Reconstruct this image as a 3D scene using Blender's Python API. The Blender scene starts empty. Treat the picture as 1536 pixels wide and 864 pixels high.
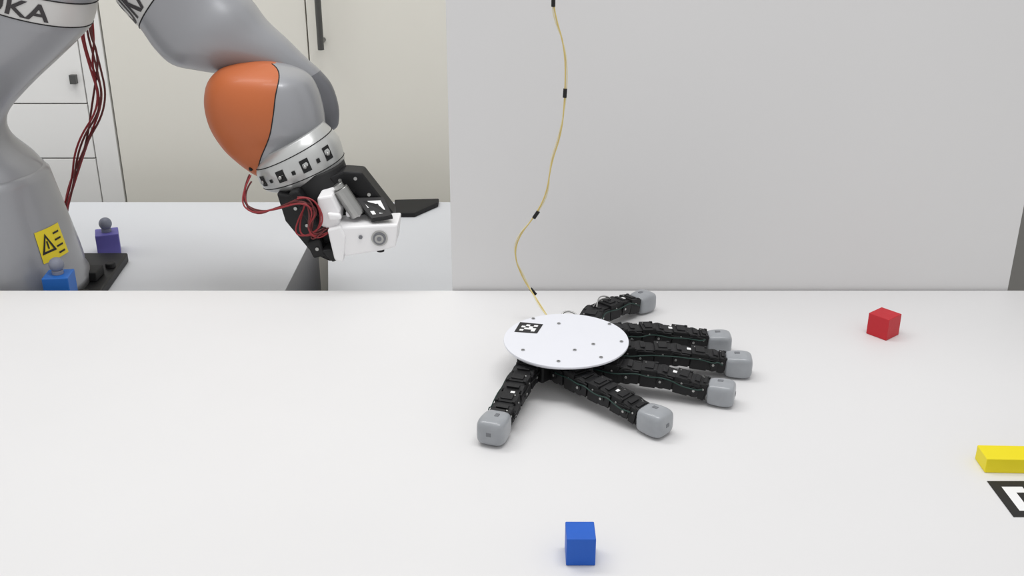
import bpy, bmesh, math, random
from mathutils import Vector, Matrix
random.seed(4)
sc = bpy.context.scene
sc.view_settings.view_transform = 'Standard'

# ---------------------------------------------------------------- materials
def s2l(c):
    return tuple(((v/255)/12.92 if v/255 <= .04045 else ((v/255+.055)/1.055)**2.4) for v in c)
def mat(name, rgb, rough=.5, metal=0, noise=.0, nscale=8, bump=0, bscale=200, spec=.5, trans=0, coat=0):
    m = bpy.data.materials.new(name); m.use_nodes = True
    nt = m.node_tree; b = nt.nodes['Principled BSDF']
    c = s2l(rgb)
    b.inputs['Base Color'].default_value = (*c, 1)
    b.inputs['Roughness'].default_value = rough
    b.inputs['Metallic'].default_value = metal
    b.inputs['Specular IOR Level'].default_value = spec
    b.inputs['Coat Weight'].default_value = coat
    if trans:
        b.inputs['Subsurface Weight'].default_value = trans
        b.inputs['Subsurface Radius'].default_value = (.01, .01, .01)
    tc = nt.nodes.new('ShaderNodeTexCoord')
    if noise:
        n = nt.nodes.new('ShaderNodeTexNoise'); n.inputs['Scale'].default_value = nscale
        n.inputs['Detail'].default_value = 4
        r = nt.nodes.new('ShaderNodeMixRGB')
        r.inputs[1].default_value = (*[max(0, v*(1-noise)) for v in c], 1)
        r.inputs[2].default_value = (*[min(1, v*(1+noise)) for v in c], 1)
        nt.links.new(tc.outputs['Object'], n.inputs['Vector'])
        nt.links.new(n.outputs['Fac'], r.inputs[0]); nt.links.new(r.outputs[0], b.inputs['Base Color'])
    if bump:
        n2 = nt.nodes.new('ShaderNodeTexNoise'); n2.inputs['Scale'].default_value = bscale
        bp = nt.nodes.new('ShaderNodeBump'); bp.inputs['Strength'].default_value = bump
        bp.inputs['Distance'].default_value = .001
        nt.links.new(tc.outputs['Object'], n2.inputs['Vector'])
        nt.links.new(n2.outputs['Fac'], bp.inputs['Height']); nt.links.new(bp.outputs[0], b.inputs['Normal'])
    return m
M = dict(
 table=mat('table_white_laminate', (222,221,221), .55, noise=.04, nscale=2.5, bump=.05),
 tedge=mat('table_edge', (205,203,200), .6, noise=.02),
 panel=mat('panel_white', (218,217,217), .7, noise=.02, nscale=2),
 bench=mat('bench_top', (214,216,220), .6, noise=.02, nscale=3),
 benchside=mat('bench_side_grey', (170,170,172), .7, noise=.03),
 benchcream=mat('bench_back_cream', (244,240,228), .7, noise=.02),
 cab=mat('cabinet_cream', (230,227,217), .5, noise=.015, nscale=2),
 drawer=mat('drawer_white', (237,236,233), .5, noise=.01, nscale=2),
 gap=mat('cabinet_gap', (70,68,64), .9, noise=.05),
 handle=mat('handle_metal', (92,92,90), .35, metal=.6, noise=.05),
 wall=mat('wall_grey', (146,144,140), .9, noise=.02, nscale=4),
 floor=mat('floor_grey', (165,165,165), .7, noise=.05, nscale=6),
 rgrey=mat('robot_grey', (152,153,157), .34, metal=.2, noise=.02, nscale=5, coat=.3),
 rdark=mat('robot_cap_grey', (118,119,124), .4, metal=.3, noise=.02),
 ring=mat('robot_ring', (205,204,202), .4, metal=.1, noise=.03),
 ringtxt=mat('robot_lettering', (52,48,50), .5, noise=.02),
 orange=mat('robot_orange', (186,98,50), .5, noise=.06, nscale=8, coat=.08),
 flange=mat('flange_metal', (192,193,192), .3, metal=.45, noise=.06, nscale=20),
 black=mat('black_plastic', (16,16,18), .5, noise=.25, nscale=60, spec=.4),
 black2=mat('black_matte', (25,25,26), .6, noise=.2, nscale=60, spec=.35),
 white=mat('white_print', (236,235,236), .5, noise=.015, nscale=40),
 disc=mat('disc_white', (224,225,231), .45, noise=.012, nscale=30),
 steel=mat('steel', (170,170,168), .3, metal=.9, noise=.05),
 tip=mat('fingertip_rubber', (152,155,159), .3, noise=.16, nscale=70, trans=.15, coat=.2),
 tipin=mat('fingertip_mark', (112,114,118), .5, noise=.05, nscale=40),
 green=mat('wire_green', (12,50,42), .5, noise=.05),
 red=mat('wire_red', (140,36,42), .5, noise=.1, nscale=30),
 dred=mat('wire_darkred', (96,34,34), .5, noise=.1, nscale=30),
 yel=mat('wire_yellow', (206,184,112), .5, noise=.05, nscale=30),
 yel2=mat('wire_paleyellow', (216,206,170), .5, noise=.05, nscale=30),
 cred=mat('cube_red', (190,22,36), .5, noise=.06, nscale=60, bump=.2),
 cblue=mat('cube_blue', (8,88,190), .5, noise=.06, nscale=60, bump=.2),
 cblue2=mat('peg_blue', (30,104,190), .5, noise=.06, nscale=60),
 cpurp=mat('peg_purple', (100,94,172), .5, noise=.06, nscale=60),
 ball=mat('peg_ball_grey', (128,132,146), .5, noise=.06, nscale=60),
 cyel=mat('block_yellow', (236,218,10), .5, noise=.03, nscale=40),
 lyel=mat('label_yellow', (228,206,40), .5, noise=.04, nscale=40),
 lgrey=mat('label_grey', (205,206,206), .5, noise=.02, nscale=40),
 ink=mat('marker_ink', (28,27,28), .6, noise=.1, nscale=40),
 paper=mat('marker_paper', (238,238,238), .6, noise=.01, nscale=40),
)

# ---------------------------------------------------------------- helpers
def empty(name, loc=(0,0,0)):
    e = bpy.data.objects.new(name, None); e.location = loc; e.empty_display_size = .05
    sc.collection.objects.link(e); return e
def finish(name, bm, mats, parent=None, bevel=0, smooth=False, segs=2):
    me = bpy.data.meshes.new(name)
    bmesh.ops.recalc_face_normals(bm, faces=bm.faces[:])
    bm.to_mesh(me); bm.free()
    for m in mats: me.materials.append(M[m])
    ob = bpy.data.objects.new(name, me); sc.collection.objects.link(ob)
    if smooth:
        for p in me.polygons: p.use_smooth = True
    if bevel:
        b = ob.modifiers.new('bevel', 'BEVEL'); b.width = bevel; b.segments = segs; b.limit_method = 'ANGLE'
    if parent:
        ob.parent = parent; ob.matrix_parent_inverse = parent.matrix_basis.inverted()
    return ob
def abox(bm, x0,x1,y0,y1,z0,z1, mi=0):
    r = bmesh.ops.create_cube(bm, size=1, matrix=Matrix.Translation(((x0+x1)/2,(y0+y1)/2,(z0+z1)/2)) @ Matrix.Diagonal((x1-x0,y1-y0,z1-z0,1)))
    for f in {f for v in r['verts'] for f in v.link_faces}: f.material_index = mi
def obox(bm, F, off, size, mi=0):
    r = bmesh.ops.create_cube(bm, size=1, matrix=F @ Matrix.Translation(off) @ Matrix.Diagonal((*size,1)))
    for f in {f for v in r['verts'] for f in v.link_faces}: f.material_index = mi
def ocyl(bm, F, off, axis, r, l, mi=0, seg=20, r2=None):
    rot = {'x': Matrix.Rotation(math.pi/2,4,'Y'), 'y': Matrix.Rotation(math.pi/2,4,'X'), 'z': Matrix.Identity(4)}[axis]
    q = bmesh.ops.create_cone(bm, cap_ends=True, segments=seg, radius1=r, radius2=r if r2 is None else r2, depth=l, matrix=F @ Matrix.Translation(off) @ rot)
    for f in {f for v in q['verts'] for f in v.link_faces}: f.material_index = mi
def prism(bm, pts, y0, y1, mi=0):
    a = [bm.verts.new((x,y0,z)) for x,z in pts]; b = [bm.verts.new((x,y1,z)) for x,z in pts]
    fs = [bm.faces.new(a), bm.faces.new(b[::-1])]
    n = len(pts)
    for i in range(n): fs.append(bm.faces.new((a[i],b[i],b[(i+1)%n],a[(i+1)%n])))
    for f in fs: f.material_index = mi
def plate(bm, pts, th, mi=0):
    """thin plate from 3D corner points, thickness th along -normal"""
    P = [Vector(p) for p in pts]; n = (P[1]-P[0]).cross(P[2]-P[0]).normalized()
    if n.y > 0: n = -n
    a = [bm.verts.new(p) for p in P]; b = [bm.verts.new(p-n*th) for p in P]; k=len(P)
    fs = [bm.faces.new(a), bm.faces.new(b[::-1])]+[bm.faces.new((a[i],b[i],b[(i+1)%k],a[(i+1)%k])) for i in range(k)]
    for f in fs: f.material_index = mi
    return n
def slab(bm, pts, z0, z1, mi=0, side=None):
    a = [bm.verts.new((x,y,z0)) for x,y in pts]; b = [bm.verts.new((x,y,z1)) for x,y in pts]
    f1 = bm.faces.new(a); f2 = bm.faces.new(b[::-1]); f1.material_index = f2.material_index = mi
    n = len(pts)
    for i in range(n):
        f = bm.faces.new((a[i],a[(i+1)%n],b[(i+1)%n],b[i])); f.material_index = side[i] if side else mi
def frame(p, d, up=Vector((0,0,1))):
    d = d.normalized(); y = up.cross(d).normalized(); z = d.cross(y)
    m = Matrix((d, y, z)).transposed().to_4x4(); m.translation = p; return m
def wire(name, pts, r, m, parent=None, jitter=0):
    cu = bpy.data.curves.new(name, 'CURVE'); cu.dimensions = '3D'; cu.bevel_depth = r; cu.bevel_resolution = 3
    sp = cu.splines.new('NURBS'); sp.points.add(len(pts)-1)
    for i,p in enumerate(pts):
        j = [random.uniform(-jitter,jitter) for _ in range(3)]
        sp.points[i].co = (p[0]+j[0], p[1]+j[1], p[2]+j[2], 1)
    sp.order_u = 3; sp.use_endpoint_u = True; sp.resolution_u = 8
    cu.materials.append(M[m])
    ob = bpy.data.objects.new(name, cu); sc.collection.objects.link(ob)
    if parent: ob.parent = parent; ob.matrix_parent_inverse = parent.matrix_basis.inverted()
    return ob
def cr(a,b,c,d,t):
    return .5*((2*b)+(-a+c)*t+(2*a-5*b+4*c-d)*t*t+(-a+3*b-3*c+d)*t**3)
class Loft:
    """tube through elliptical sections; section=(Ax,Az,Bx,Bz,Y,depthfactor,seam,matkey)"""
    def __init__(s, secs): s.S = secs
    def sec(s, t):
        n = len(s.S); t = max(0, min(n-1-1e-6, t)); i = int(t); f = t-i
        g = lambda k: s.S[max(0,min(n-1,k))]
        return [cr(g(i-1)[q], g(i)[q], g(i+1)[q], g(i+2)[q], f) for q in range(7)]
    def pt(s, t, phi, out=0):
        ax,az,bx,bz,Y,df,seam = s.sec(t)
        cx,cz = (ax+bx)/2,(az+bz)/2; hx,hz = (bx-ax)/2,(bz-az)/2; r = math.hypot(hx,hz)
        k = 1+out/r
        return Vector((cx+hx*math.cos(phi)*k, Y-r*df*math.sin(phi)*k, cz+hz*math.cos(phi)*k))
    def build(s, name, mats, parent, seamed=None, sub=5, N=64):
        bm = bmesh.new(); rings = []; n = len(s.S); T = [i/sub for i in range((n-1)*sub+1)]
        for t in T:
            seam = min(.98,max(.02,s.sec(t)[6]))
            ps = math.acos(max(-1,min(1,1-2*seam)))
            if seamed is None: ph = [2*math.pi*i/N for i in range(N)]
            else:
                ph = [-ps+2*ps*i/(N//2) for i in range(N//2)] + [ps+(2*math.pi-2*ps)*i/(N//2) for i in range(N//2)]
            rings.append([bm.verts.new(s.pt(t,p)) for p in ph])
        for j in range(len(T)-1):
            k = s.S[min(n-1,int(T[j]+1e-6))][7]
            for i in range(N):
                f = bm.faces.new((rings[j][i],rings[j][(i+1)%N],rings[j+1][(i+1)%N],rings[j+1][i]))
                f.material_index = k if seamed is None else (0 if i < N//2 else seamed)
        f = bm.faces.new(rings[0]); f.material_index = s.S[0][7]
        f = bm.faces.new(rings[-1][::-1]); f.material_index = s.S[-1][7]
        return finish(name, bm, mats, parent, smooth=True)
def lettering(name, text, fn, parent, m='ringtxt'):
    """flat font outline mapped to a surface by fn(u,v), u across, v up (0..1)"""
    cu = bpy.data.curves.new(name+'_c', 'FONT'); cu.body = text; cu.resolution_u = 3; cu.offset = .018
    o = bpy.data.objects.new(name+'_c', cu); sc.collection.objects.link(o)
    dg = bpy.context.evaluated_depsgraph_get(); me = bpy.data.meshes.new_from_object(o.evaluated_get(dg))
    bpy.data.objects.remove(o)
    bm = bmesh.new(); bm.from_mesh(me)
    bmesh.ops.triangulate(bm, faces=bm.faces[:])
    bmesh.ops.subdivide_edges(bm, edges=[e for e in bm.edges if e.calc_length() > .12], cuts=3)
    xs = [v.co.x for v in bm.verts]; ys = [v.co.y for v in bm.verts]
    for v in bm.verts:
        v.co = fn((v.co.x-min(xs))/(max(xs)-min(xs)), (v.co.y-min(ys))/(max(ys)-min(ys)))
    me2 = bpy.data.meshes.new(name); bm.to_mesh(me2); bm.free(); me2.materials.append(M[m])
    ob = bpy.data.objects.new(name, me2); sc.collection.objects.link(ob); ob.parent = parent
    ob.matrix_parent_inverse = parent.matrix_basis.inverted()
    return ob
def marker(name, c, z, pat, parent=None):
    """fiducial marker grid; c = 4 corners (tl,tr,br,bl)"""
    n = len(pat); bm = bmesh.new()
    def P(i,j):
        u,v = j/n,i/n
        a = Vector(c[0]).lerp(Vector(c[1]),u); b = Vector(c[3]).lerp(Vector(c[2]),u)
        q = a.lerp(b,v); return q if len(c[0])==3 else Vector((q.x,q.y,z))
    V = [[bm.verts.new(P(i,j)) for j in range(n+1)] for i in range(n+1)]
    for i in range(n):
        for j in range(n):
            f = bm.faces.new((V[i][j],V[i+1][j],V[i+1][j+1],V[i][j+1])); f.material_index = int(pat[i][j])
    return finish(name, bm, ['ink','paper'], parent)

# ---------------------------------------------------------------- room
bm = bmesh.new(); abox(bm,-3.2,3.2,-1.5,3.1,-.80,-.75); finish('floor', bm, ['floor'])
bm = bmesh.new(); abox(bm,-3.2,3.2,2.95,3.05,-.75,1.9); finish('wall_back', bm, ['wall'])

# work table in front
tb = empty('white_table', (0,.9,-.75))
bm = bmesh.new(); abox(bm,-1.25,1.25,.25,1.545,-.03,0); finish('tabletop', bm, ['table'], tb, bevel=.002)
bm = bmesh.new()
for x in (-1.18,1.18):
    for y in (.32,1.47): abox(bm,x-.025,x+.025,y-.025,y+.025,-.75,-.03)
abox(bm,-1.16,1.16,.31,.33,-.10,-.03); abox(bm,-1.16,1.16,1.46,1.48,-.10,-.03)
finish('table_frame', bm, ['tedge'], tb, bevel=.002)

# backdrop panel
bm = bmesh.new(); abox(bm,-.094,.781,1.549,1.561,-.75,1.05)
pn = finish('backdrop_panel', bm, ['panel'], bevel=.001)

# workbench behind
bm = bmesh.new()
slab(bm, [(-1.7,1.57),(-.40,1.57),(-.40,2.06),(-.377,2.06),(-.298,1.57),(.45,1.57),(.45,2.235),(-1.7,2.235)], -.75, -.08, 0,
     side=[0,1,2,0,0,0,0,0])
finish('workbench', bm, ['bench','benchside','benchcream'], bevel=.0015)

# cabinet
cb = empty('storage_cabinet', (-.6,2.6,-.75))
bm = bmesh.new(); abox(bm,-2.0,.60,2.415,2.9,-.75,1.5); finish('carcass', bm, ['gap'], cb)
def door(name,x0,x1,z0,z1,m='cab'):
    bm = bmesh.new(); abox(bm,x0+.0015,x1-.0015,2.397,2.414,z0+.0015,z1-.0015); finish(name,bm,[m],cb,bevel=.001)
door('door_1',-.908,-.4535,-.75,1.5); door('door_2',-.4535,.09,-.75,1.5); door('door_3',.09,.60,-.75,1.5)
door('side_filler',-.965,-.910,-.75,1.5,'drawer')
for i,(a,b) in enumerate([(-.75,-.4),(-.4,-.22),(-.22,-.027),(-.027,.101),(.101,.50),(.5,1.5)]):
    door('drawer_%d'%(i+1), -1.5,-.965,a,b,'drawer')
door('door_4',-2.0,-1.5,-.75,1.5)
bm = bmesh.new()
I = Matrix.Identity(4)
ocyl(bm,I,(-.418,2.355,.42),'z',.007,.38)
for z in (.245,.58): ocyl(bm,I,(-.418,2.376,z),'y',.005,.045)
abox(bm,-.992,-.978,2.385,2.397,.148,.168)
finish('handles', bm, ['handle'], cb, smooth=False)

# ---------------------------------------------------------------- robot arm
rb = empty('robot_arm', (-.9,1.70,-.08))
bm = bmesh.new(); slab(bm,[(-1.12,1.575),(-.698,1.575),(-.722,1.875),(-1.12,1.875)],-.08,-.062)
finish('base_plate', bm, ['black'], rb, bevel=.003)
bm = bmesh.new()
for y in (1.67,1.80): ocyl(bm,I,(-.728,y,-.058),'z',.009,.010,0)
abox(bm,-.755,-.728,1.73,1.77,-.062,-.045)
abox(bm,-.785,-.705,1.576,1.632,-.062,-.036)
finish('base_plate_clamp', bm, ['black2'], rb, bevel=.002)
prof = [(-.062,.162),(-.045,.163),(-.035,.158),(-.02,.157),(0,.154),(.05,.144),(.10,.134),(.135,.127),(.14,.126),(.146,.121),(.150,.119)]
bm = bmesh.new(); rings = []
for z,r in prof:
    rings.append([bm.verts.new((-.9+r*math.cos(2*math.pi*i/64),1.70+r*math.sin(2*math.pi*i/64),z)) for i in range(64)])
for a,b in zip(rings,rings[1:]):
    for i in range(64): bm.faces.new((a[i],a[(i+1)%64],b[(i+1)%64],b[i]))
bm.faces.new(rings[0]); bm.faces.new(rings[-1])
finish('base_column', bm, ['rgrey'], rb, smooth=True)
def colr(z):
    for (z0,r0),(z1,r1) in zip(prof,prof[1:]):
        if z0 <= z <= z1: return r0+(r1-r0)*(z-z0)/(z1-z0)
    return prof[-1][1]
def colpt(ang,z,out=.0012):
    r = colr(z)+out
    return Vector((-.9+r*math.cos(ang),1.70+r*math.sin(ang),z))
def colpatch(name,a0,a1,z0,z1,m,out=.0012):
    bm = bmesh.new(); N=10; K=6
    g = [[bm.verts.new(colpt(math.radians(a0+(a1-a0)*i/N), z0+(z1-z0)*j/K, out)) for i in range(N+1)] for j in range(K+1)]
    for j in range(K):
        for i in range(N): bm.faces.new((g[j][i],g[j][i+1],g[j+1][i+1],g[j+1][i]))
    finish(name,bm,[m],rb)
colpatch('warning_label_1',-29,-6,.012,.064,'lyel')
colpatch('warning_label_2',-80,-57,.002,.042,'lyel')
colpatch('type_label',-80,-52,-.058,-.014,'lgrey')
def coltri(name, ac, zc, w, h):
    bm = bmesh.new()
    o = [(-w,0),(w,0),(0,h)]; k=.62
    i_ = [(-w*k,h*.12),(w*k,h*.12),(0,h*.8)]
    O = [bm.verts.new(colpt(math.radians(ac+x),zc+y,.0022)) for x,y in o]; Q = [bm.verts.new(colpt(math.radians(ac+x),zc+y,.0022)) for x,y in i_]
    for i in range(3): bm.faces.new((O[i],O[(i+1)%3],Q[(i+1)%3],Q[i]))
    a = [bm.verts.new(colpt(math.radians(ac+x),zc+y,.0022)) for x,y in [(-.6,h*.2),(.6,h*.2),(.6,h*.6),(-.6,h*.6)]]
    bm.faces.new(a); finish(name,bm,['ink'],rb)
coltri('warning_sign_1',-22,.026,6,.032); coltri('warning_sign_2',-66,.008,6,.026)
for k in range(4): colpatch('label_line_%d'%(k+1),-15,-9,.018+.011*k,.021+.011*k,'ink',.002)
for k in range(4): colpatch('type_line_%d'%(k+1),-68,-56,-.050+.009*k,-.0475+.009*k,'rdark',.002)

G,B,D = 0,1,2
arm = [
 (-1.022,.142,-.779,.142,1.70,1,0,G),(-1.010,.167,-.793,.167,1.70,1,0,G),(-.985,.198,-.821,.200,1.70,1,0,G),
 (-.965,.225,-.826,.227,1.70,1,0,G),(-.955,.275,-.812,.253,1.70,1,0,G),(-.940,.330,-.768,.294,1.70,1,0,G),
 (-.915,.385,-.720,.333,1.70,1,0,G),(-.880,.428,-.683,.364,1.70,.98,0,G),(-.856,.452,-.662,.385,1.70,.98,0,B),
 (-.842,.488,-.648,.420,1.70,.98,0,G),(-.830,.530,-.638,.462,1.70,.98,0,G),(-.812,.60,-.626,.505,1.70,.98,0,G),
 (-.750,.675,-.622,.515,1.71,.95,0,G),(-.660,.690,-.624,.505,1.71,.95,0,G),(-.575,.640,-.620,.465,1.72,.95,0,G),
 (-.515,.565,-.622,.425,1.73,.95,0,B),(-.478,.500,-.590,.376,1.735,.95,0,G),
 (-.445,.450,-.573,.343,1.74,.95,0,G),(-.416,.418,-.548,.318,1.74,.95,0,G),(-.393,.385,-.508,.308,1.74,.95,0,G),
 (-.363,.356,-.459,.300,1.74,.9,0,G),(-.336,.328,-.416,.290,1.74,.85,0,G),(-.314,.305,-.395,.270,1.745,.8,0,D),
 (-.297,.280,-.375,.250,1.75,.75,0,D),(-.288,.245,-.355,.228,1.75,.7,0,D),(-.290,.215,-.335,.205,1.75,.6,0,D),(-.298,.205,-.318,.200,1.75,.4,0,D)]
A = Loft(arm); A.build('arm_links', ['rgrey','ring','rdark'], rb)
lettering('ring_lettering_1','KUKA', lambda u,v: A.pt(8.12+.68*v, math.radians(119-70*u), .001), rb)
lettering('ring_lettering_2','KUKA', lambda u,v: A.pt(15.90-.74*v, math.radians(2+82*u), .001), rb)
def groove(name, L, t, w=.0015):
    wire(name, [L.pt(t, 2*math.pi*i/48, .0002) for i in range(49)], w, 'black2', rb)
groove('ring_groove_1',A,8.0,.001); groove('ring_groove_2',A,9.0,.001); groove('ring_groove_3',A,15.0); groove('ring_groove_4',A,16.0,.001)

wr = [(-.370,.330,-.405,.331,1.68,.7,.86,0),(-.342,.322,-.437,.327,1.68,.8,.80,0),(-.320,.309,-.463,.318,1.68,.85,.74,0),
 (-.309,.290,-.481,.298,1.68,.85,.70,0),(-.302,.261,-.488,.266,1.68,.85,.66,0),(-.300,.234,-.483,.230,1.68,.83,.60,0),
 (-.301,.224,-.467,.197,1.68,.80,.50,0),(-.302,.219,-.446,.175,1.675,.78,.36,0),(-.301,.214,-.424,.158,1.67,.75,.18,0),(-.298,.210,-.408,.150,1.665,.7,.06,0)]
# seam fraction is measured from the first point, so convert: orange = first half of ring -> put the orange side first
wr2 = [(b,z,a,c_,Y,d,s_,k) for (a,c_,b,z,Y,d,s_,k) in wr]
wr2 = [(c[2],c[3],c[0],c[1],*c[4:]) for c in wr2]
W = Loft(wr2)
W.build('wrist_housing', ['orange','rgrey'], rb, seamed=1, sub=6, N=96)
pts = []
for k in range(55):
    t = k/6; s_ = min(.98,max(.02,W.sec(t)[6])); pts.append(W.pt(t, math.acos(1-2*s_), .0001))
wire('wrist_seam', pts, .0009, 'black2', rb)
bm = bmesh.new(); q = W.pt(7.6, math.acos(1-2*.14), .0005)
bmesh.ops.create_uvsphere(bm,u_segments=12,v_segments=8,radius=.0035,matrix=Matrix.Translation(q)); finish('wrist_screw', bm, ['black2'], rb)

FL = Loft([(-.400,.190,-.300,.240,1.66,1,0,0),(-.410,.172,-.290,.230,1.66,1,0,0),(-.409,.154,-.277,.213,1.66,1,0,0),(-.402,.139,-.271,.190,1.66,1,0,0),
           (-.395,.133,-.270,.174,1.66,1,0,0),(-.378,.131,-.276,.162,1.66,1,0,0)])
FL.build('tool_flange', ['flange'], rb)
bm = bmesh.new()
for a in (36,70,104,138):
    p = math.radians(a); da = .10
    bm.faces.new([bm.verts.new(FL.pt(t,p+d,.0012)) for t,d in ((1.75,-da),(1.75,da),(2.7,da),(2.7,-da))])
for a in (53,87,121):
    p = math.radians(a); da = .04
    bm.faces.new([bm.verts.new(FL.pt(t,p+d,.0012)) for t,d in ((2.2,-da),(2.2,da),(2.5,da),(2.5,-da))])
finish('flange_windows', bm, ['black'], rb)
bm = bmesh.new()
for a in (36,70,104,138):   # bolt heads inside the flange windows
    bmesh.ops.create_uvsphere(bm,u_segments=10,v_segments=6,radius=.0035,matrix=Matrix.Translation(FL.pt(2.3,math.radians(a+1.5),.0012)))
finish('flange_bolts', bm, ['steel'], rb, smooth=True)
groove('flange_groove',FL,1.2,.0008); groove('flange_groove_low',FL,3.2,.0008)
MT = Loft([(-.362,.156,-.268,.181,1.645,1,0,0),(-.360,.140,-.262,.166,1.64,1,0,0),(-.350,.122,-.256,.150,1.635,1,0,0),(-.335,.115,-.265,.135,1.63,1,0,0)])
MT.build('tool_mount', ['black2'], rb)

# gripper
gp = empty('gripper'); gp.parent = rb; gp.matrix_parent_inverse = rb.matrix_basis.inverted()
bm = bmesh.new()
prism(bm,[(-.366,.146),(-.316,.138),(-.283,.070),(-.278,.040),(-.290,.032),(-.318,.046),(-.356,.1)],1.585,1.625)
prism(bm,[(-.286,.166),(-.262,.177),(-.234,.175),(-.187,.108),(-.188,.090),(-.215,.092),(-.247,.142),(-.273,.146)],1.60,1.64)
prism(bm,[(-.33,.12),(-.25,.14),(-.22,.10),(-.30,.06)],1.62,1.645)
prism(bm,[(-.330,.128),(-.318,.134),(-.300,.100),(-.312,.095)],1.565,1.60)
prism(bm,[(-.322,.070),(-.300,.078),(-.292,.050),(-.312,.045)],1.565,1.60)
prism(bm,[(-.296,.064),(-.278,.066),(-.266,.052),(-.280,.044)],1.55,1.60)
prism(bm,[(-.345,.150),(-.330,.155),(-.318,.138),(-.334,.132)],1.57,1.60)
finish('gripper_frame', bm, ['black'], gp, bevel=.003)
bm = bmesh.new()
for x,z,y in [(-.338,.122,1.584),(-.322,.094,1.584),(-.305,.062,1.564),(-.244,.166,1.599),(-.224,.140,1.599),(-.268,.163,1.599)]:
    ocyl(bm,I,(x,y,z),'y',.0028,.003,0,12)
finish('gripper_screws', bm, ['steel'], gp)
bm = bmesh.new()
prism(bm,[(-.297,.150),(-.274,.154),(-.264,.128),(-.268,.095),(-.294,.104)],1.55,1.60)
prism(bm,[(-.272,.104),(-.175,.109),(-.177,.094),(-.180,.072),(-.202,.066),(-.260,.056)],1.545,1.605)
prism(bm,[(-.283,.102),(-.262,.108),(-.256,.09),(-.262,.048),(-.275,.052)],1.54,1.56)
prism(bm,[(-.258,.112),(-.235,.112),(-.235,.122),(-.258,.122)],1.57,1.605)
prism(bm,[(-.282,.128),(-.262,.126),(-.260,.118),(-.280,.116)],1.542,1.552)
finish('gripper_shell', bm, ['white'], gp, bevel=.003)
bm = bmesh.new()
F = frame(Vector((-.252,1.575,.136)), Vector((.5,0,-.86)), Vector((0,1,0)))
ocyl(bm,F,(0,0,0),'x',.012,.05); ocyl(bm,F,(-.029,0,0),'x',.008,.008)
finish('gripper_motor', bm, ['steel'], gp, smooth=False, bevel=.001)
bm = bmesh.new()
mc = [Vector((-.246,1.597,.1355)),Vector((-.2005,1.597,.1365)),Vector((-.183,1.552,.1205)),Vector((-.216,1.552,.115))]
n = plate(bm, mc, .006)
finish('marker_holder', bm, ['black'], gp, bevel=.0008)
cc = sum(mc,Vector())/4
marker('gripper_marker', [tuple(cc+(p-cc)*.95+n*.0006) for p in mc], 0,
       ['000000','001110','011010','000110','010100','000000'], gp)
bm = bmesh.new()
ocyl(bm,I,(-.204,1.5445,.087),'y',.0125,.003,0,28); ocyl(bm,I,(-.204,1.543,.087),'y',.010,.003,1,28)
ocyl(bm,I,(-.204,1.542,.087),'y',.007,.003,0,28); ocyl(bm,I,(-.204,1.541,.087),'y',.0035,.003,1,28)
ocyl(bm,I,(-.233,1.544,.089),'y',.003,.003,1,16)
ocyl(bm,I,(-.206,1.565,.064),'z',.006,.012,2,16)
finish('gripper_pivot', bm, ['steel','rdark','black'], gp)
gw = [(-.412,1.60,.165),(-.418,1.58,.140),(-.395,1.56,.120),(-.355,1.55,.135),(-.320,1.54,.150),(-.300,1.54,.135),(-.312,1.54,.105),(-.300,1.54,.085),(-.285,1.55,.10)]
for i in range(5): wire('gripper_wire_%d'%(i+1), gw, .0013, 'red' if i%2 else 'dred', rb, jitter=.008)
for i in range(2): wire('gripper_loop_%d'%(i+1), [(-.33,1.55,.15),(-.30,1.545,.155),(-.285,1.54,.12),(-.31,1.54,.085),(-.335,1.55,.10),(-.325,1.56,.13)], .0013, 'red', rb, jitter=.006)
cab = [(-.735,1.90,.47),(-.745,1.90,.351),(-.742,1.90,.293),(-.741,1.90,.222),(-.784,1.90,.135),(-.823,1.90,.046),(-.840,1.88,-.02),(-.845,1.86,-.055)]
for i in range(6): wire('hanging_cable_%d'%(i+1), cab, .0019, 'dred' if i<3 else 'red', rb, jitter=.014)

# dark wing-like plate on the bench
bm = bmesh.new(); slab(bm,[(-.249,2.13),(-.256,2.222),(-.160,2.230),(-.160,2.20),(-.205,2.13)],-.08,-.070)
finish('black_plate', bm, ['black2'], bevel=.002)

# ---------------------------------------------------------------- ball topped blocks
def pegblock(x,y,z,rot,m,s=.044):
    bm = bmesh.new(); F = Matrix.Translation((x,y,z)) @ Matrix.Rotation(math.radians(rot),4,'Z')
    obox(bm,F,(0,0,s/2),(s,s,s),0); ocyl(bm,F,(0,0,s+.003),'z',.009,.008,1)
    r = bmesh.ops.create_uvsphere(bm,u_segments=24,v_segments=14,radius=.012,matrix=F@Matrix.Translation((0,0,s+.016)))
    for v in r['verts']:
        for f in v.link_faces: f.material_index = 1; f.smooth = True
    return finish('ball_topped_block', bm, [m,'ball'], bevel=.0015)
pegblock(-.776,1.925,-.08,20,'cpurp',.042); pegblock(-.735,1.602,-.036,6,'cblue2',.041)

# ---------------------------------------------------------------- small cubes
def cube(name,x,y,rot,size,m):
    bm = bmesh.new(); F = Matrix.Translation((x,y,0)) @ Matrix.Rotation(math.radians(rot),4,'Z')
    obox(bm,F,(0,0,size[2]/2),size); return finish(name,bm,[m],bevel=.0010,segs=3)
cube('wooden_cube',.0668,.868,0,(.0285,.0295,.031),'cblue'); cube('wooden_cube',.530,1.383,40,(.0325,.0325,.0325),'cred')
cube('yellow_block',.588,1.032,-2,(.12,.030,.018),'cyel')
marker('fiducial_marker',[(.523,1.002),(.591,1.002),(.591,.934),(.523,.934)],.0005,['000000','011010','010110','010010','011100','000000'])

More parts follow.
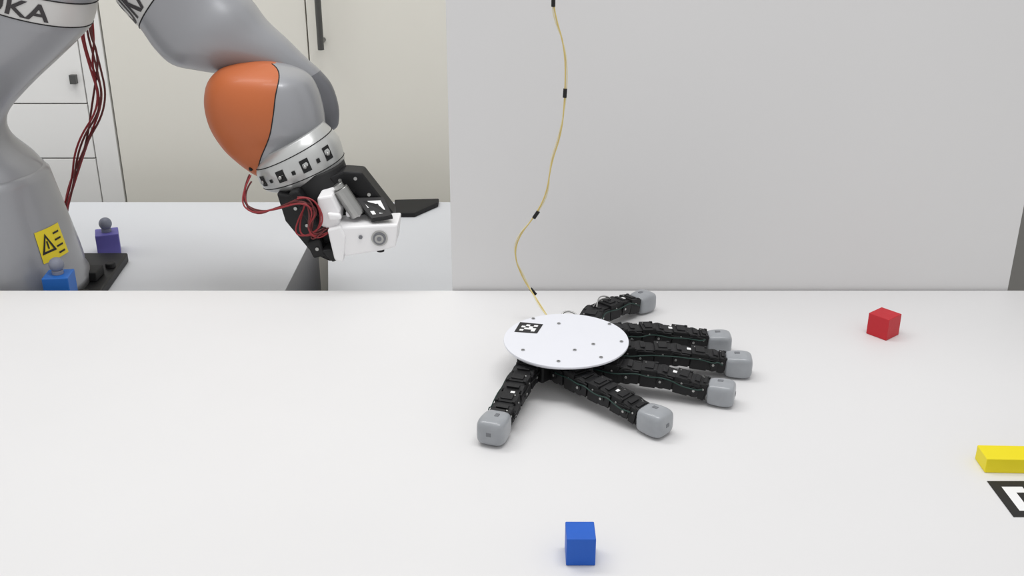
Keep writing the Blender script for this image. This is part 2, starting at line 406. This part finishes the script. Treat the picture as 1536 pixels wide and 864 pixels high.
# ---------------------------------------------------------------- six fingered robotic hand
hd = empty('robotic_hand', (.07,1.258,0))
C = Vector((.0705,1.258,.05))
bm = bmesh.new(); T = Matrix.Translation(C)
ocyl(bm,T,(0,0,0),'z',.0815,.003,0,96)
finish('palm_top_plate', bm, ['disc'], hd, bevel=.0007)
bm = bmesh.new(); ocyl(bm,T,(-.006,.004,-.008),'z',.071,.002,0,64)
finish('palm_lower_plate', bm, ['disc'], hd, bevel=.0005)
bm = bmesh.new(); ocyl(bm,T,(0,0,-.023),'z',.050,.026,0,12)
for a in range(0,360,60):
    F = T @ Matrix.Rotation(math.radians(a-12),4,'Z'); obox(bm,F,(.048,0,-.023),(.03,.028,.024),0)
finish('palm_core', bm, ['black'], hd, bevel=.002)
bm = bmesh.new()
for x,y in [(.029,1.322),(.063,1.306),(.131,1.304),(.142,1.250),(.014,1.225),(.058,1.193),(.112,1.204),(.080,1.225),(.105,1.242)]:
    ocyl(bm,I,(x,y,.0520),'z',.0024,.0012,0,16); ocyl(bm,I,(x,y,.0527),'z',.0010,.0004,1,6)
finish('palm_screws', bm, ['steel','tipin'], hd)
marker('palm_marker',[(.011,1.311),(.042,1.304),(.033,1.275),(.003,1.280)],.0518,['000000','001010','010100','001110','010010','000000'],hd)
wire('palm_cable_loop',[(.066,1.335,.045),(.068,1.345,.050),(.078,1.346,.053),(.088,1.343,.050),(.095,1.335,.044)],.0013,'steel',hd)

def finger(idx, pts, tipw=.034):
    P = [Vector(p) for p in pts]
    bm = bmesh.new()
    for k,(a,b) in enumerate(zip(P,P[1:])):
        d = b-a; L = d.length; F = frame(a,d)
        w = .0285-.001*k; h = .026-.0012*k
        ocyl(bm,F,(0,0,0),'y',h*.46,w*1.02,1,20)
        obox(bm,F,(L*.30,0,0),(L*.34,w*.78,h*.78),0)
        obox(bm,F,(L*.62,0,.0005),(L*.44,w,h*.95),1)
        obox(bm,F,(L*.62,0,h*.5),(L*.24,w*.55,.003),0)
        obox(bm,F,(L*.90,0,0),(L*.14,w*.86,h*.86),0)
        for s_ in (-1,1):
            obox(bm,F,(L*.14,s_*w*.50,0),(L*.42,.0022,h*.72),0)
            ocyl(bm,F,(0,s_*w*.54,0),'y',.0045,.003,0,16)
            ocyl(bm,F,(0,s_*w*.60,0),'y',.0018,.0016,2,10)
            ocyl(bm,F,(L*.62,s_*w*.52,h*.22),'y',.0014,.0016,2,10)
            obox(bm,F,(L*.80,s_*w*.40,h*.48),(.004,.0035,.003),0)
        if k%2==0: obox(bm,F,(L*.34,w*.10,h*.42),(.0055,.0055,.0012),3)
        ocyl(bm,F,(L*.5,w*.3,h*.50),'z',.0013,.0012,2,10)
        obox(bm,F,(L*.06,0,h*.47),(.006,w*.6,.0025),0)
    finish('finger_%d'%idx, bm, ['black','black2','steel','paper'], hd, bevel=.0009)
    d = (P[-1]-P[0]).normalized(); side = Vector((0,0,1)).cross(d).normalized()
    for s_,m_ in ((1,'black2'),(-1,'green'),(-.8,'black2')):
        pts2 = []
        for k,(a,b) in enumerate(zip(P,P[1:])):
            for t in (0,.33,.66):
                pts2.append(a.lerp(b,t)+side*s_*(.0155+.002*random.random())+Vector((0,0,.002+.006*random.random())))
        wire('finger_%d_wire_%s_%d'%(idx,m_,int(s_*10)), pts2, .0008, m_, hd)
    # rubber fingertip resting flat on the table
    a,b = P[-2],P[-1]; d = (b-a); d.z = 0; w=tipw; h=tipw*.92; ln = tipw*1.04
    F = frame(Vector((b.x,b.y,h/2*1.03+.0003)),d)
    bm = bmesh.new()
    secs = [(-.05,.84),(.10,.94),(.32,1.0),(.60,1.03),(.82,.99),(.94,.88),(.99,.70),(1.01,.40)]
    N=32; rings=[]
    for s_,k in secs:
        r=[]
        for i in range(N):
            p = 2*math.pi*i/N; n_=.46
            cx=math.copysign(abs(math.cos(p))**n_,math.cos(p)); cz=math.copysign(abs(math.sin(p))**n_,math.sin(p))
            r.append(bm.verts.new(F @ Vector((s_*ln, cx*w/2*k, cz*h/2*k))))
        rings.append(r)
    for r0,r1 in zip(rings,rings[1:]):
        for i in range(N): bm.faces.new((r0[i],r0[(i+1)%N],r1[(i+1)%N],r1[i]))
    bm.faces.new(rings[0]); bm.faces.new(rings[-1][::-1])
    t = finish('fingertip_%d'%idx, bm, ['tip'], hd, smooth=True)
    s = t.modifiers.new('s','SUBSURF'); s.levels=1; s.render_levels=2
    bm = bmesh.new(); obox(bm,F,(ln*.42,w*.08,h*.505),(.007,.005,.0012)); obox(bm,F,(ln*1.0,0,h*.02),(.0016,.006,.005))
    finish('fingertip_mark_%d'%idx, bm, ['tipin'], hd, bevel=.0005)
finger(1,[(.031,1.243,.026),(.016,1.200,.028),(.003,1.160,.026),(-.010,1.120,.020),(-.015,1.106,.0165)],.035)
finger(2,[(.066,1.215,.026),(.092,1.180,.028),(.118,1.155,.026),(.143,1.132,.021),(.157,1.119,.0165)])
finger(3,[(.105,1.227,.026),(.147,1.212,.028),(.190,1.202,.026),(.230,1.189,.020),(.246,1.184,.0165)],.032)
finger(4,[(.125,1.268,.026),(.168,1.266,.028),(.215,1.264,.026),(.264,1.260,.020),(.281,1.258,.0165)],.033)
finger(5,[(.120,1.312,.026),(.160,1.324,.028),(.200,1.329,.026),(.248,1.328,.020),(.269,1.327,.0165)],.031)
finger(6,[(.100,1.335,.026),(.118,1.394,.025),(.154,1.429,.024),(.183,1.454,.0165)],.032)
for i in range(2): wire('finger_cable_%d'%(i+1),[(.118,1.395,.036),(.122,1.405,.042),(.130,1.415,.044),(.140,1.42,.040),(.144,1.42,.034)],.0009,'steel',hd,jitter=.003)

# hanging yellow cable of the hand
yc = empty('hanging_cable', (.056,1.43,.012))
yp = [(53,600),(53,510),(54,459),(57,438),(71,395),(72,337),(68,282),(54,239),(49,196),(33,163),(9,131),(3,101),(16,66),(31,43),(43,28),(54,20)]
yy = [1.43]*13+[1.42,1.39,1.345]
zz = [z/1000 for x,z in yp]; zz[-3:] = [.046,.038,.036]
p3 = [(x/1000,y,z) for (x,_),y,z in zip(yp,yy,zz)]
wire('strand_1', p3, .0010, 'yel', yc)
wire('strand_2', [(x+.0035*math.sin(i*1.7),y,z) for i,(x,y,z) in enumerate(p3)], .0008, 'yel2', yc)
bm = bmesh.new()
for (x,z) in [(.054,.457),(.0715,.337),(.034,.164),(.0305,.046)]:
    d = {.457:(0,1),.337:(.05,1),.164:(.45,.7),.046:(-.6,.75)}[z]
    F = frame(Vector((x,1.43,z)),Vector((d[0],0,d[1])),Vector((0,1,0))); ocyl(bm,F,(0,0,0),'x',.0027,.012,0,12)
finish('cable_ties', bm, ['black'], yc)

# ---------------------------------------------------------------- light + camera
w = bpy.data.worlds.new('world'); sc.world = w; w.use_nodes = True
bg = w.node_tree.nodes['Background']; bg.inputs[0].default_value = (.995,.998,1,1); bg.inputs[1].default_value = .66
def area(name, loc, rot, sx, sy, e, col=(1,1,1)):
    l = bpy.data.lights.new(name,'AREA'); l.shape='RECTANGLE'; l.size=sx; l.size_y=sy; l.energy=e; l.color=col
    o = bpy.data.objects.new(name,l); o.location=loc; o.rotation_euler=[math.radians(a) for a in rot]; sc.collection.objects.link(o)
area('added_overhead_light',(-.9,1.7,2.1),(10,0,0),1.6,.5,18)  # added lamp, no fixture in view; brightens the bench and cabinet at the back
area('added_overhead_light',(.3,1.0,2.1),(4,0,0),1.2,.4,15)  # added unseen lamp, gives the even ambient light a slight direction
cam = bpy.data.cameras.new('camera'); co = bpy.data.objects.new('camera',cam); sc.collection.objects.link(co)
co.location = (0,0,.65); co.rotation_euler = (math.radians(90-22.7),0,0)
cam.sensor_width = 36; cam.lens = 37.5; cam.clip_start=.02
sc.camera = co
